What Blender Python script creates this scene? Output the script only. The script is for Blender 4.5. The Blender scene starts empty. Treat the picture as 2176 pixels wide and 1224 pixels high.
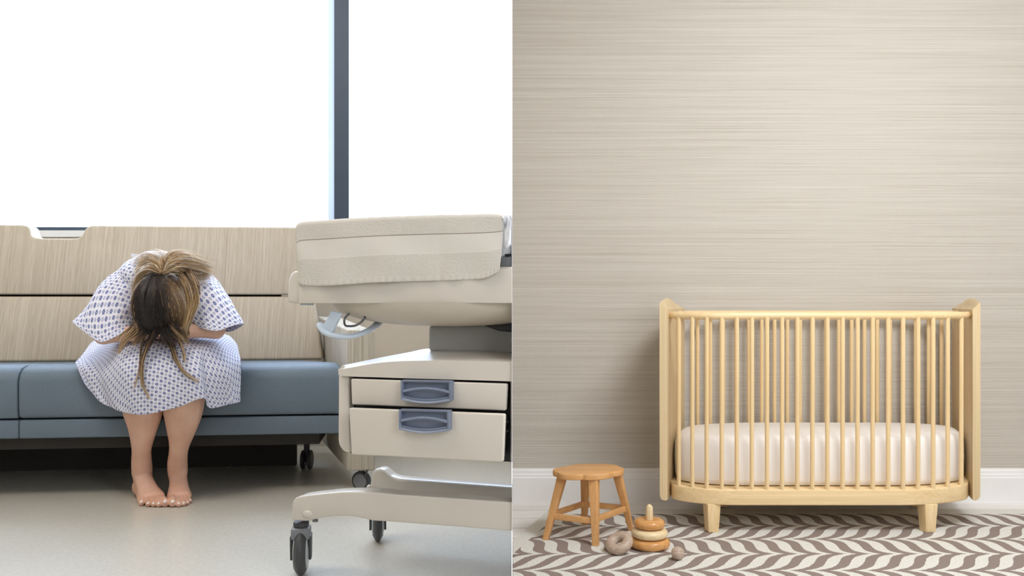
import bpy, bmesh, math, random
import numpy as np
from mathutils import Vector, Matrix
random.seed(7)
rng = np.random.default_rng(7)
sc = bpy.context.scene
COL = sc.collection

# ------------------------------------------------------------------ camera, world, lights, exposure
F = 1820.0; CX = 1088.0; HY = 636.0; CZ = 0.98     # focal length in px of a 2176 px frame, horizon row, eye height
FL = 0.27                                          # floor level of the hospital room (left); the nursery floor is 0
cam_d = bpy.data.cameras.new('camera'); cam = bpy.data.objects.new('camera', cam_d); COL.objects.link(cam)
cam.location = (0, 0, CZ); cam.rotation_euler = (math.pi/2, 0, 0)
cam_d.sensor_width = 36; cam_d.lens = 36*F/2176; cam_d.shift_y = (HY-612)/2176; cam_d.clip_start = .05
sc.camera = cam
sc.view_settings.view_transform = 'Standard'; sc.view_settings.look = 'None'
sc.view_settings.gamma = 1; sc.view_settings.exposure = 0.0
sc.view_settings.use_curve_mapping = False

world = bpy.data.worlds.new('sky'); sc.world = world; world.use_nodes = True
wn = world.node_tree.nodes; wl = world.node_tree.links; wn.clear()
wo = wn.new('ShaderNodeOutputWorld'); wb = wn.new('ShaderNodeBackground')
wt = wn.new('ShaderNodeTexCoord'); ws = wn.new('ShaderNodeSeparateXYZ'); wr = wn.new('ShaderNodeValToRGB')
wm = wn.new('ShaderNodeMapRange'); wm.inputs['From Min'].default_value = -1
wl.new(wt.outputs['Generated'], ws.inputs[0]); wl.new(ws.outputs['Y'], wm.inputs['Value'])
wl.new(wm.outputs[0], wr.inputs[0]); wl.new(wr.outputs[0], wb.inputs[0]); wl.new(wb.outputs[0], wo.inputs[0])
WORLD = 3.0
wb.inputs[1].default_value = WORLD
e = wr.color_ramp.elements
e[0].position = .56; e[0].color = (.135, .137, .142, 1)      # dim ambient fill from the open side behind the camera
e[1].position = .72; e[1].color = (2.3, 2.75, 3.6, 1)         # bright overcast sky beyond the window

def area(name, loc, target, size, power, color, sy=None):
    l = bpy.data.lights.new(name, 'AREA'); l.energy = power; l.color = color
    l.shape = 'RECTANGLE'; l.size = size; l.size_y = sy or size
    o = bpy.data.objects.new(name, l); COL.objects.link(o); o.location = loc
    o.rotation_euler = (Vector(target)-Vector(loc)).to_track_quat('-Z', 'Y').to_euler()
    return o
area('nursery_front_fill', (1.15, .3, 1.75), (1.5, 4.1, 1.0), 1.3, 29, (.90, .955, 1.0), 1.1)  # unseen fill lamp added in front of the nursery
area('nursery_ceiling_light', (1.7, 2.1, 2.85), (1.9, 2.9, 0), 1.0, 60, (.92, .96, 1.0), .7)
area('ward_ceiling_light', (-1.3, 1.75, 3.15), (-1.2, 2.7, .4), 1.2, 44, (1.0, .93, .84), .9)

# ------------------------------------------------------------------ helpers
def lin(c):
    r = []
    for v in c[:3]:
        v /= 255.0
        r.append(v/12.92 if v <= .04045 else ((v+.055)/1.055)**2.4)
    return (*r, 1)
def W(x, y, Y): return Vector(((x-CX)*Y/F, Y, CZ-(y-HY)*Y/F))
class Plane:
    """a vertical plane crossing X=0 at depth Y0 and turned by ang about Z"""
    def __init__(s, Y0, ang):
        s.n = Vector((-math.sin(ang), math.cos(ang), 0)); s.e = Vector((math.cos(ang), math.sin(ang), 0)); s.p = Vector((0, Y0, 0))
    def __call__(s, x, y, v=0):
        r = Vector(((x-CX)/F, 1, (HY-y)/F)); t = (s.n.dot(s.p)+v)/s.n.dot(r)
        q = r*t; q.z += CZ; return q
def V(*a): return Vector(a)
def catmull(P, n):
    P = [np.array(p, float) for p in P]; Q = [2*P[0]-P[1]]+P+[2*P[-1]-P[-2]]; out = []
    m = len(P)-1
    for k in range(n):
        t = k/(n-1)*m; i = min(int(t), m-1); t -= i
        a, b, c, d = Q[i:i+4]
        out.append(.5*((2*b)+(-a+c)*t+(2*a-5*b+4*c-d)*t*t+(-a+3*b-3*c+d)*t**3))
    return out
ROOTLOC = {}
class MB:
    def __init__(s): s.v = []; s.f = []; s.uv = []; s.hasuv = False; s.att = []
    def add(s, vs, fs, uvs=None):
        o = len(s.v); s.v += [Vector(v) for v in vs]; s.f += [tuple(i+o for i in f) for f in fs]
        s.uv += uvs if uvs else [(0, 0)]*len(vs)
        if uvs: s.hasuv = True
        return s
    def box(s, c, d, rz=0, rx=0, ry=0, taper=1):
        M = Matrix.Rotation(rz, 3, 'Z') @ Matrix.Rotation(ry, 3, 'Y') @ Matrix.Rotation(rx, 3, 'X'); vs = []
        for z in (-.5, .5):
            k = taper if z < 0 else 1
            for x, y in ((-.5, -.5), (.5, -.5), (.5, .5), (-.5, .5)):
                vs.append(M @ V(x*d[0]*k, y*d[1]*k, z*d[2]) + Vector(c))
        return s.add(vs, [(3,2,1,0),(4,5,6,7),(0,1,5,4),(1,2,6,5),(2,3,7,6),(3,0,4,7)])
    def hexa(s, bot, top):
        return s.add(list(bot)+list(top), [(3,2,1,0),(4,5,6,7),(0,1,5,4),(1,2,6,5),(2,3,7,6),(3,0,4,7)])
    def prism(s, pts, ext):
        n = len(pts); ext = Vector(ext); pts = [Vector(p) for p in pts]
        vs = pts+[p+ext for p in pts]
        return s.add(vs, [tuple(range(n)), tuple(range(2*n-1, n-1, -1))]+[(i+n, (i+1)%n+n, (i+1)%n, i) for i in range(n)])
    def ring(s, outer, inner, ext):
        n = len(outer); ext = Vector(ext); o = [Vector(p) for p in outer]; i_ = [Vector(p) for p in inner]
        vs = o+i_+[p+ext for p in o]+[p+ext for p in i_]; fs = []
        for i in range(n):
            j = (i+1)%n
            fs += [(i,j,n+j,n+i), (2*n+j,2*n+i,3*n+i,3*n+j), (j,i,2*n+i,2*n+j), (n+i,n+j,3*n+j,3*n+i)]
        return s.add(vs, fs)
    def tube(s, path, rad, n=12, closed=False, side=None, caps=True, uvs=False, su=None, rounded=False):
        path = [Vector(p) for p in path]; m = len(path)
        if not isinstance(rad, (list, tuple)) or (len(rad) == 2 and m != 2 and not hasattr(rad[0], '__len__')): rad = [rad]*m
        rad = [r if hasattr(r, '__len__') else (r, r) for r in rad]
        if rounded:
            t0 = (path[0]-path[1]).normalized(); t1 = (path[-1]-path[-2]).normalized()
            a, b = path[0], path[-1]; ra, rb = rad[0], rad[-1]; p0 = []; r0 = []; p1 = []; r1 = []
            for q in (80, 60, 40, 20):
                q = math.radians(q)
                p0.append(a+t0*math.sin(q)*min(ra)); r0.append((ra[0]*math.cos(q), ra[1]*math.cos(q)))
                p1.insert(0, b+t1*math.sin(q)*min(rb)); r1.insert(0, (rb[0]*math.cos(q), rb[1]*math.cos(q)))
            path = p0+path+p1; rad = r0+rad+r1; m = len(path)
        vs = []; uv = []; prev = Vector(side) if side is not None else None; L = 0
        for i in range(m):
            if closed: t = path[(i+1)%m]-path[i-1]
            else: t = path[min(i+1, m-1)]-path[max(i-1, 0)]
            t.normalize()
            if prev is None: prev = t.orthogonal()
            if side is not None: sd = Vector(side)
            else: sd = prev
            sd = (sd-t*sd.dot(t)).normalized(); prev = sd; nn = t.cross(sd)
            if i: L += (path[i]-path[i-1]).length
            w = 2*math.pi*(rad[i][0]+rad[i][1])/2
            for k in range(n+(1 if uvs else 0)):
                a = 2*math.pi*k/n
                vs.append(path[i]+sd*math.cos(a)*rad[i][0]+nn*math.sin(a)*rad[i][1]); uv.append(((k/n-.5)*(su or w), L))
        N = n+(1 if uvs else 0); fs = []
        for i in range(m if closed else m-1):
            j = (i+1)%m
            for k in range(n):
                l = (k+1) if uvs else (k+1)%n
                fs.append((i*N+k, i*N+l, j*N+l, j*N+k))
        if caps and not closed:
            fs.append(tuple(range(n-1, -1, -1))); fs.append(tuple((m-1)*N+k for k in range(n)))
        return s.add(vs, fs, uv if uvs else None)
    def lathe(s, prof, c, n=32, axis='Z', M=None):
        vs = []; c = Vector(c)
        for r, z in prof:
            for k in range(n):
                a = 2*math.pi*k/n; p = V(r*math.cos(a), r*math.sin(a), z)
                if M: p = M @ p
                elif axis == 'X': p = V(p.z, p.x, p.y)
                elif axis == 'Y': p = V(p.x, p.z, -p.y)
                vs.append(c+p)
        fs = []
        for i in range(len(prof)-1):
            for k in range(n): fs.append((i*n+k, i*n+(k+1)%n, (i+1)*n+(k+1)%n, (i+1)*n+k))
        fs.append(tuple(range(n-1, -1, -1))); fs.append(tuple((len(prof)-1)*n+k for k in range(n)))
        return s.add(vs, fs)
    def torus(s, c, R, r, h=None, M=None, n=48, m=20):
        h = h or r; c = Vector(c); vs = []; fs = []
        for i in range(n):
            a = 2*math.pi*i/n
            for k in range(m):
                b = 2*math.pi*k/m; q = R+r*math.cos(b); p = V(q*math.cos(a), q*math.sin(a), h*math.sin(b))
                vs.append(c+(M @ p if M else p))
        for i in range(n):
            for k in range(m):
                fs.append((i*m+k, ((i+1)%n)*m+k, ((i+1)%n)*m+(k+1)%m, i*m+(k+1)%m))
        return s.add(vs, fs)
    def ell(s, c, r, M=None, n=24, m=14):
        prof = [(math.sin(math.pi*i/m), -math.cos(math.pi*i/m)) for i in range(1, m)]
        vs = []; c = Vector(c)
        for q, z in prof:
            for k in range(n):
                a = 2*math.pi*k/n; p = V(r[0]*q*math.cos(a), r[1]*q*math.sin(a), r[2]*z); vs.append(c+(M @ p if M else p))
        L = len(prof); fs = [(i*n+k, i*n+(k+1)%n, (i+1)*n+(k+1)%n, (i+1)*n+k) for i in range(L-1) for k in range(n)]
        p0 = V(0, 0, -r[2]); p1 = V(0, 0, r[2]); vs += [c+(M @ p0 if M else p0), c+(M @ p1 if M else p1)]
        a, b = L*n, L*n+1
        fs += [(a, (k+1)%n, k) for k in range(n)]+[(b, (L-1)*n+k, (L-1)*n+(k+1)%n) for k in range(n)]
        return s.add(vs, fs)
    def grid(s, G, thick=0, uvs=None):
        """G[i][j] points; solid sheet when thick>0 (offset along the surface normal)"""
        G = np.array(G, float); a, b = G.shape[:2]
        du = np.gradient(G, axis=0); dv = np.gradient(G, axis=1); N = np.cross(du, dv)
        N /= np.maximum(np.linalg.norm(N, axis=2, keepdims=True), 1e-9)
        if uvs is None:
            L0 = np.concatenate([np.zeros((1, b)), np.cumsum(np.linalg.norm(np.diff(G, axis=0), axis=2), axis=0)])
            L1 = np.concatenate([np.zeros((a, 1)), np.cumsum(np.linalg.norm(np.diff(G, axis=1), axis=2), axis=1)], axis=1)
            mid = b//2
            uvs = [(float(L1[i, j]-L1[i, mid]), float(L0[i, j])) for i in range(a) for j in range(b)]
        vs = [tuple(G[i, j]) for i in range(a) for j in range(b)]
        fs = [(i*b+j, (i+1)*b+j, (i+1)*b+j+1, i*b+j+1) for i in range(a-1) for j in range(b-1)]
        if thick:
            o = a*b; vs += [tuple(G[i, j]-N[i, j]*thick) for i in range(a) for j in range(b)]
            fs += [(o+i*b+j, o+i*b+j+1, o+(i+1)*b+j+1, o+(i+1)*b+j) for i in range(a-1) for j in range(b-1)]
            rim = [(i, 0) for i in range(a)]+[(a-1, j) for j in range(1, b)]+[(i, b-1) for i in range(a-2, -1, -1)]+[(0, j) for j in range(b-2, 0, -1)]
            for k in range(len(rim)):
                p = rim[k]; q = rim[(k+1)%len(rim)]; p = p[0]*b+p[1]; q = q[0]*b+q[1]
                fs.append((q, p, p+o, q+o))
            uvs = uvs+uvs
        return s.add(vs, fs, uvs)
    def build(s, name, mat, parent=None, bevel=0, seg=3, clip=False, smooth=35, label=None, cat=None, group=None, kind=None, vox=0, sm=0, loc=None, recalc=True, flip=None):
        vs = s.v
        me = bpy.data.meshes.new(name)
        o = bpy.data.objects.new(name, me); COL.objects.link(o)
        if parent is not None:
            base = ROOTLOC[parent.name]; o.parent = parent
        else:
            base = Vector(loc) if loc else V((min(v.x for v in vs)+max(v.x for v in vs))/2, (min(v.y for v in vs)+max(v.y for v in vs))/2, min(v.z for v in vs))
            o.location = base
        ROOTLOC[o.name] = base.copy()
        me.from_pydata([tuple(v-base) for v in vs], [], s.f)
        if s.hasuv:
            ul = me.uv_layers.new(name='UVMap'); idx = np.empty(len(me.loops), dtype=np.int32); me.loops.foreach_get('vertex_index', idx)
            ul.data.foreach_set('uv', np.array(s.uv, dtype=np.float32)[idx].ravel())
        if s.att:
            at = me.attributes.new('tone', 'FLOAT', 'POINT'); at.data.foreach_set('value', np.array(s.att, dtype=np.float32))
        if recalc or bevel or clip:
            bm = bmesh.new(); bm.from_mesh(me)
            if recalc: bmesh.ops.recalc_face_normals(bm, faces=bm.faces)
            if bevel:
                ed = [ed for ed in bm.edges if ed.is_manifold and ed.calc_face_angle(0) > math.radians(30)]
                bmesh.ops.bevel(bm, geom=ed, offset=bevel, segments=seg, profile=.5, affect='EDGES', clamp_overlap=True)
            if clip:
                r = bmesh.ops.bisect_plane(bm, geom=bm.verts[:]+bm.edges[:]+bm.faces[:], plane_co=V(-.00005, 0, 0)-base, plane_no=(1, 0, 0), clear_outer=True)
                bmesh.ops.holes_fill(bm, edges=[g for g in r['geom_cut'] if isinstance(g, bmesh.types.BMEdge)], sides=0)
            bm.to_mesh(me); bm.free()
        if smooth:
            me.polygons.foreach_set('use_smooth', [True]*len(me.polygons))
            if smooth < 180: me.set_sharp_from_angle(angle=math.radians(smooth))
        me.materials.append(mat)
        if vox:
            r = o.modifiers.new('remesh', 'REMESH'); r.mode = 'VOXEL'; r.voxel_size = vox; r.use_smooth_shade = True
        if sm:
            r = o.modifiers.new('smooth', 'SMOOTH'); r.factor = .5; r.iterations = sm
        for k, v_ in (('label', label), ('category', cat), ('group', group), ('kind', kind)):
            if v_: o[k] = v_
        return o
def thing(name, loc, label, cat, group=None):
    o = bpy.data.objects.new(name, None); COL.objects.link(o); o.location = loc; o.empty_display_size = .05
    ROOTLOC[o.name] = Vector(loc)
    o['label'] = label; o['category'] = cat
    if group: o['group'] = group
    return o

# ------------------------------------------------------------------ materials
class Mat:
    def __init__(s, name, color=(200, 200, 200), rough=.6, metal=0, spec=.5):
        s.m = bpy.data.materials.new(name); s.m.use_nodes = True; s.t = s.m.node_tree; s.n = s.t.nodes; s.l = s.t.links
        s.p = s.n['Principled BSDF']; s.p.inputs['Base Color'].default_value = lin(color); s.p.inputs['Roughness'].default_value = rough
        s.p.inputs['Metallic'].default_value = metal; s.p.inputs['Specular IOR Level'].default_value = spec
    def node(s, t, **k):
        n = s.n.new(t)
        for a, b in k.items():
            if hasattr(n, a): setattr(n, a, b)
            else: n.inputs[a.replace('_', ' ')].default_value = b
        return n
    def coord(s, scale=(1, 1, 1), kind='Object', rot=(0, 0, 0)):
        c = s.node('ShaderNodeTexCoord'); m = s.node('ShaderNodeMapping'); m.inputs['Scale'].default_value = scale; m.inputs['Rotation'].default_value = rot
        s.l.new(c.outputs[kind], m.inputs[0]); return m.outputs[0]
    def noise(s, vec, scale=1, detail=4, rough=.5, dist=0):
        n = s.node('ShaderNodeTexNoise'); n.inputs['Scale'].default_value = scale; n.inputs['Detail'].default_value = detail
        n.inputs['Roughness'].default_value = rough; n.inputs['Distortion'].default_value = dist
        s.l.new(vec, n.inputs['Vector']); return n.outputs['Fac']
    def ramp(s, fac, stops):
        r = s.node('ShaderNodeValToRGB'); el = r.color_ramp.elements
        while len(el) < len(stops): el.new(.5)
        for q, (p, c) in zip(el, stops): q.position = p; q.color = lin(c) if len(c) == 3 and max(c) > 1.5 else (*c[:3], 1)
        s.l.new(fac, r.inputs[0]); return r.outputs[0]
    def mix(s, fac, a, b, mode='MIX'):
        m = s.node('ShaderNodeMix', data_type='RGBA', blend_type=mode)
        for k, v in ((0, fac), (6, a), (7, b)):
            if isinstance(v, (int, float)): m.inputs[k].default_value = v
            elif isinstance(v, tuple): m.inputs[k].default_value = lin(v)
            else: s.l.new(v, m.inputs[k])
        return m.outputs[2]
    def math(s, op, a, b=None, c=None):
        m = s.node('ShaderNodeMath', operation=op)
        for k, v in enumerate((a, b, c)):
            if v is None: continue
            if isinstance(v, (int, float)): m.inputs[k].default_value = v
            else: s.l.new(v, m.inputs[k])
        return m.outputs[0]
    def col(s, c): s.l.new(c, s.p.inputs['Base Color']); return s
    def bump(s, h, strength=.3, dist=.01):
        b = s.node('ShaderNodeBump'); b.inputs['Strength'].default_value = strength; b.inputs['Distance'].default_value = dist
        s.l.new(h, b.inputs['Height']); s.l.new(b.outputs[0], s.p.inputs['Normal']); return s

def plastic(name, c, rough=.45, var=6):
    m = Mat(name, c, rough); n = m.noise(m.coord(), 6, 2)
    lo = tuple(max(0, v-var) for v in c); hi = tuple(min(255, v+var) for v in c)
    m.col(m.ramp(n, [(.3, lo), (.7, hi)])); m.bump(m.noise(m.coord(), 400, 2), .05, .002); return m.m
def wood(name, lo, mid, hi, axis='X', scale=1.0, rough=.42):
    m = Mat(name, mid, rough)
    sx = {'X': (1.3, 44, 44), 'Y': (44, 1.3, 44), 'Z': (44, 44, 1.3)}[axis]
    v = m.coord(tuple(q*scale for q in sx)); n = m.noise(v, .8, 3, .45, .15)
    v2 = m.coord(tuple(q*scale*(5 if q > 5 else 1.5) for q in sx)); n2 = m.noise(v2, 1.2, 3, .5)
    c = m.ramp(n, [(.25, lo), (.5, mid), (.75, hi)]); c2 = m.ramp(n2, [(.3, (218, 210, 198)), (.6, (255, 255, 255))])
    m.col(m.mix(.45, c, c2, 'MULTIPLY')); m.bump(n2, .08, .002); return m.m

# wallpaper: horizontal woven grass cloth
m = Mat('grasscloth', (205, 196, 184), .9, spec=.2)
a = m.noise(m.coord((.30, 1, 95)), 1.5, 7, .8, .06); b = m.noise(m.coord((1.2, 1, 420)), 1, 3, .7); g = m.noise(m.coord((55, 55, 90)), 3, 2)
c1 = m.ramp(a, [(.26, (176, 166, 153)), (.40, (202, 195, 185)), (.54, (211, 205, 196)), (.72, (223, 218, 210))])
c2 = m.ramp(b, [(.3, (206, 198, 188)), (.44, (244, 241, 237)), (.7, (255, 255, 255))])
m.col(m.mix(.75, c1, c2, 'MULTIPLY')); m.bump(m.math('ADD', a, m.math('MULTIPLY', g, .35)), .5, .006); M_paper = m.m
M_white = plastic('white_paint', (240, 237, 235), .5, 3)
M_ceil = plastic('ceiling_paint', (220, 216, 208), .8, 3)
M_beige_wall = plastic('beige_wall_paint', (214, 202, 184), .8, 3)
# nursery floor: pale boards running left to right
m = Mat('white_floorboards', (222, 216, 212), .45)
co = m.node('ShaderNodeTexCoord'); sp = m.node('ShaderNodeSeparateXYZ'); m.l.new(co.outputs['Object'], sp.inputs[0])
FLR_Y0 = 2.5
fr = m.math('FRACT', m.math('DIVIDE', m.math('ADD', sp.outputs['Y'], FLR_Y0-4.148+.16*30), .16))
gap = m.math('GREATER_THAN', m.math('ABSOLUTE', m.math('SUBTRACT', fr, .5)), .488)
gr = m.noise(m.coord((2.5, 40, 1)), 1.5, 5, .6, .4)
c = m.ramp(gr, [(.3, (222, 215, 210)), (.5, (238, 234, 230)), (.7, (243, 240, 237))])
m.col(m.mix(gap, c, (128, 112, 100))); m.bump(m.math('SUBTRACT', 1, gap), .4, .004); M_boards = m.m
# ward floor: speckled vinyl
m = Mat('vinyl_floor', (196, 188, 168), .30); n = m.noise(m.coord(), 90, 3)
m.col(m.ramp(n, [(.3, (194, 188, 174)), (.7, (205, 200, 188))])); m.bump(n, .02, .002); M_vinyl = m.m
M_slate = plastic('slate_window_metal', (62, 74, 88), .45, 3)
m = Mat('mullion_lit_side', (226, 234, 246), .5)  # translucent pale strip standing in for the mullion's daylit side
tl_ = m.node('ShaderNodeBsdfTranslucent'); tl_.inputs[0].default_value = lin((226, 234, 246)); mx = m.node('ShaderNodeMixShader'); mx.inputs[0].default_value = .3
m.l.new(m.p.outputs[0], mx.inputs[1]); m.l.new(tl_.outputs[0], mx.inputs[2]); m.l.new(mx.outputs[0], m.n['Material Output'].inputs[0]); M_litside = m.m
m = Mat('window_glass', (255, 255, 255), .02)
tr = m.node('ShaderNodeBsdfTransparent'); tr.inputs[0].default_value = (.97, .985, .985, 1)
gl = m.node('ShaderNodeBsdfGlossy'); gl.inputs['Roughness'].default_value = .02; mx = m.node('ShaderNodeMixShader'); mx.inputs[0].default_value = .04
m.l.new(tr.outputs[0], mx.inputs[1]); m.l.new(gl.outputs[0], mx.inputs[2]); m.l.new(mx.outputs[0], m.n['Material Output'].inputs[0]); M_glass = m.m
# sofa fabrics
def streak(name, lo, mid, hi, scale=(150, 3, .35)):
    m = Mat(name, mid, .85, spec=.2); a = m.noise(m.coord(scale), 1, 5, .75); b = m.noise(m.coord((420, 6, 14)), 1, 2)
    m.col(m.mix(.5, m.ramp(a, [(.32, lo), (.5, mid), (.66, hi)]), m.ramp(b, [(.35, (222, 216, 208)), (.6, (255, 255, 255))]), 'MULTIPLY')); m.bump(b, .15, .003); return m.m
M_streak = streak('beige_streaked_upholstery', (188, 175, 154), (201, 188, 168), (212, 200, 181))
M_streak2 = streak('grey_streaked_laminate', (160, 152, 138), (192, 184, 168), (212, 204, 190), (150, 20, .4))
m = Mat('blue_grey_vinyl', (100, 118, 134), .55); n = m.noise(m.coord(), 350, 2); n2 = m.noise(m.coord(), 5, 3)
m.col(m.mix(.5, m.ramp(n, [(.3, (90, 103, 114)), (.7, (108, 122, 134))]), m.ramp(n2, [(.3, (95, 109, 121)), (.7, (104, 118, 130))]))); m.bump(n, .15, .002); M_blue = m.m
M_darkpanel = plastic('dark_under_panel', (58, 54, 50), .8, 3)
M_black = plastic('black_plastic', (18, 18, 20), .45, 3)
M_dgrey = plastic('dark_grey_rubber', (62, 62, 64), .5, 4)
M_mgrey = plastic('mid_grey_plastic', (120, 121, 124), .4, 4)
M_lgrey = plastic('light_grey_plastic', (176, 182, 182), .4, 4)
M_shell = plastic('off_white_shell', (208, 199, 187), .36, 2)
M_leg = plastic('off_white_leg', (200, 192, 180), .28, 2)
M_tub = plastic('putty_tub', (190, 180, 164), .5, 3)
M_col = plastic('grey_column', (172, 171, 165), .5, 3)
M_handle = plastic('grey_blue_handle', (124, 133, 152), .4, 3)
M_loop = plastic('pale_blue_grey_handle', (192, 203, 214), .3, 3)
M_chrome = Mat('dark_chrome', (120, 120, 125), .25, 1).m
# towel
m = Mat('terry_cloth', (206, 196, 182), .95, spec=.1)
uv = m.node('ShaderNodeTexCoord'); su = m.node('ShaderNodeSeparateXYZ'); m.l.new(uv.outputs['UV'], su.inputs[0])
n = m.noise(m.coord(), 260, 3, .7); v_ = su.outputs['Y']
band = m.math('MULTIPLY', m.math('GREATER_THAN', v_, .30), m.math('LESS_THAN', v_, .585))
ribs = m.math('MULTIPLY', m.math('GREATER_THAN', v_, .915), m.math('ADD', .5, m.math('MULTIPLY', m.math('SINE', m.math('MULTIPLY', su.outputs['X'], 420)), .5)))
l1 = m.math('LESS_THAN', m.math('ABSOLUTE', m.math('SUBTRACT', v_, .30)), .008); l2 = m.math('LESS_THAN', m.math('ABSOLUTE', m.math('SUBTRACT', v_, .585)), .006)
h = m.math('MULTIPLY', n, m.math('SUBTRACT', 1, m.math('MULTIPLY', band, .8)))
h = m.math('ADD', h, m.math('MULTIPLY', ribs, .6)); h = m.math('SUBTRACT', h, m.math('MULTIPLY', l1, .8))
c = m.mix(l2, m.mix(band, (212, 205, 194), (216, 209, 199)), (226, 218, 206)); c = m.mix(l1, c, (168, 156, 142))
m.col(m.mix(m.math('MULTIPLY', ribs, .35), c, (228, 218, 206))); m.bump(h, .7, .004); M_towel = m.m
M_sheet = plastic('white_cotton', (226, 226, 230), .9, 4)
# gown: white cotton printed with small blue flowers on a diagonal lattice
def gown_mat(name, base=(226, 224, 232)):
    m = Mat(name, base, .85, spec=.2)
    tc = m.node('ShaderNodeTexCoord'); mp = m.node('ShaderNodeMapping'); mp.inputs['Rotation'].default_value = (0, 0, math.radians(32)); S = 1/.0185
    mp.inputs['Scale'].default_value = (S, S, S); m.l.new(tc.outputs['UV'], mp.inputs[0]); s_ = m.node('ShaderNodeSeparateXYZ'); m.l.new(mp.outputs[0], s_.inputs[0])
    def flower(off, R, amp):
        x = m.math('SUBTRACT', m.math('FRACT', m.math('ADD', s_.outputs['X'], off)), .5); y = m.math('SUBTRACT', m.math('FRACT', m.math('ADD', s_.outputs['Y'], off)), .5)
        r = m.math('SQRT', m.math('ADD', m.math('MULTIPLY', x, x), m.math('MULTIPLY', y, y))); th = m.math('ARCTAN2', y, x)
        rr = m.math('ADD', R, m.math('MULTIPLY', m.math('COSINE', m.math('MULTIPLY', th, 8)), amp))
        core = m.math('GREATER_THAN', r, .05)
        return m.math('MULTIPLY', m.math('LESS_THAN', r, rr), core)
    f1 = flower(0, .265, .045); f2 = flower(.5, .22, .03)
    c = m.mix(m.math('MULTIPLY', f2, .75), base, (146, 152, 184)); c = m.mix(m.math('MULTIPLY', f1, .9), c, (78, 92, 148))
    m.col(c); m.bump(m.noise(m.coord(), 9, 3), .25, .02); return m.m
M_gown = gown_mat('flower_print_cotton')
m = Mat('skin', (214, 166, 140), .5); n = m.noise(m.coord(), 14, 4); z = m.node('ShaderNodeSeparateXYZ')
m.l.new(m.coord(), z.inputs[0]); low = m.math('SUBTRACT', 1, m.math('MULTIPLY', z.outputs['Z'], 9)); low.node.use_clamp = True
c = m.ramp(n, [(.3, (208, 163, 138)), (.55, (218, 175, 151)), (.75, (224, 184, 161))]); m.col(m.mix(m.math('MULTIPLY', low, .25), c, (216, 150, 124)))
m.p.inputs['Subsurface Weight'].default_value = .12; m.p.inputs['Subsurface Radius'].default_value = (.02, .008, .004); m.p.inputs['Subsurface Scale'].default_value = .5; M_skin = m.m
M_nail = plastic('pale_nail_polish', (246, 236, 232), .2, 2)
m = Mat('hair', (90, 70, 50), .42); at = m.node('ShaderNodeAttribute', attribute_name='tone')
m.col(m.ramp(at.outputs['Fac'], [(0, (20, 14, 12)), (.25, (44, 31, 25)), (.5, (126, 98, 70)), (.72, (204, 166, 116)), (.88, (222, 194, 152)), (1, (234, 226, 214))])); M_hair = m.m
M_haircap = plastic('hair_under', (34, 25, 21), .6, 3)
# nursery woods
M_birch = wood('birch', (232, 202, 152), (240, 211, 162), (246, 220, 174), 'X')
M_birchv = wood('birch_upright', (228, 195, 142), (240, 211, 162), (247, 222, 178), 'Z', 1)
M_birche = wood('birch_end', (212, 186, 144), (221, 197, 155), (228, 206, 166), 'Z', .7)
M_honey = wood('honey_wood', (212, 156, 98), (222, 168, 109), (230, 179, 121), 'X', 1.2, .4)
M_honeyv = wood('honey_wood_upright', (212, 156, 98), (222, 168, 109), (230, 179, 121), 'Z', 1.2, .4)
M_toyd = wood('amber_toy_wood', (204, 142, 80), (218, 160, 98), (228, 176, 116), 'X', 2.5, .25)
M_toyl = wood('pale_toy_wood', (226, 200, 154), (238, 215, 172), (244, 224, 186), 'X', 2, .3)
M_toyg = wood('grey_toy_wood', (166, 142, 124), (192, 170, 152), (208, 188, 172), 'X', 4, .35)
m = Mat('mattress_cotton', (246, 240, 235), .85, spec=.2); m.bump(m.noise(m.coord((20, 20, 1.6)), 1, 2), .2, .02); M_mattress = m.m
# rug: rows of interlocking leaves
RUGX, RUGY, SK = 1.6, 3.881, .34
m = Mat('leaf_pattern_rug', (230, 226, 216), .95, spec=.1)
co = m.node('ShaderNodeTexCoord'); sp = m.node('ShaderNodeSeparateXYZ'); m.l.new(co.outputs['Object'], sp.inputs[0])
X_ = m.math('SUBTRACT', sp.outputs['X'], m.math('MULTIPLY', sp.outputs['Y'], SK)); D_ = m.math('MULTIPLY', sp.outputs['Y'], -1)   # object origin at (RUGX, RUGY)
wob = m.math('MULTIPLY', m.math('SUBTRACT', m.noise(m.coord(), 60, 2), .5), .05)
row = m.math('ADD', m.math('DIVIDE', D_, .202), wob); t = m.math('FRACT', row); odd = m.math('MODULO', m.math('FLOOR', m.math('ADD', row, 40)), 2)
u_ = m.math('SUBTRACT', m.math('MULTIPLY', t, 2), 1)
g = m.math('ADD', m.math('ADD', m.math('MULTIPLY', m.math('MULTIPLY', u_, m.math('POWER', m.math('ABSOLUTE', u_), 3.0)), .36), m.math('MULTIPLY', u_, .14)), .5)
gg = m.math('ADD', m.math('MULTIPLY', m.math('SUBTRACT', 1, odd), g), m.math('MULTIPLY', odd, m.math('SUBTRACT', 1, g)))
ph = m.math('FRACT', m.math('ADD', m.math('SUBTRACT', m.math('DIVIDE', X_, .092), m.math('MULTIPLY', gg, 1.75)), m.math('ADD', wob, 50)))
wdt = m.math('ADD', .42, m.math('MULTIPLY', m.math('SINE', m.math('MULTIPLY', t, math.pi)), .12))
leaf = m.math('GREATER_THAN', ph, wdt)
inb = m.math('MULTIPLY', m.math('GREATER_THAN', D_, 0), m.math('GREATER_THAN', X_, -1.39))
leaf = m.math('MULTIPLY', leaf, inb)
wv = m.noise(m.coord((260, 90, 1), rot=(0, 0, .5)), 1, 3, .7); wv2 = m.noise(m.coord((420, 420, 1)), 1, 2)
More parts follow.
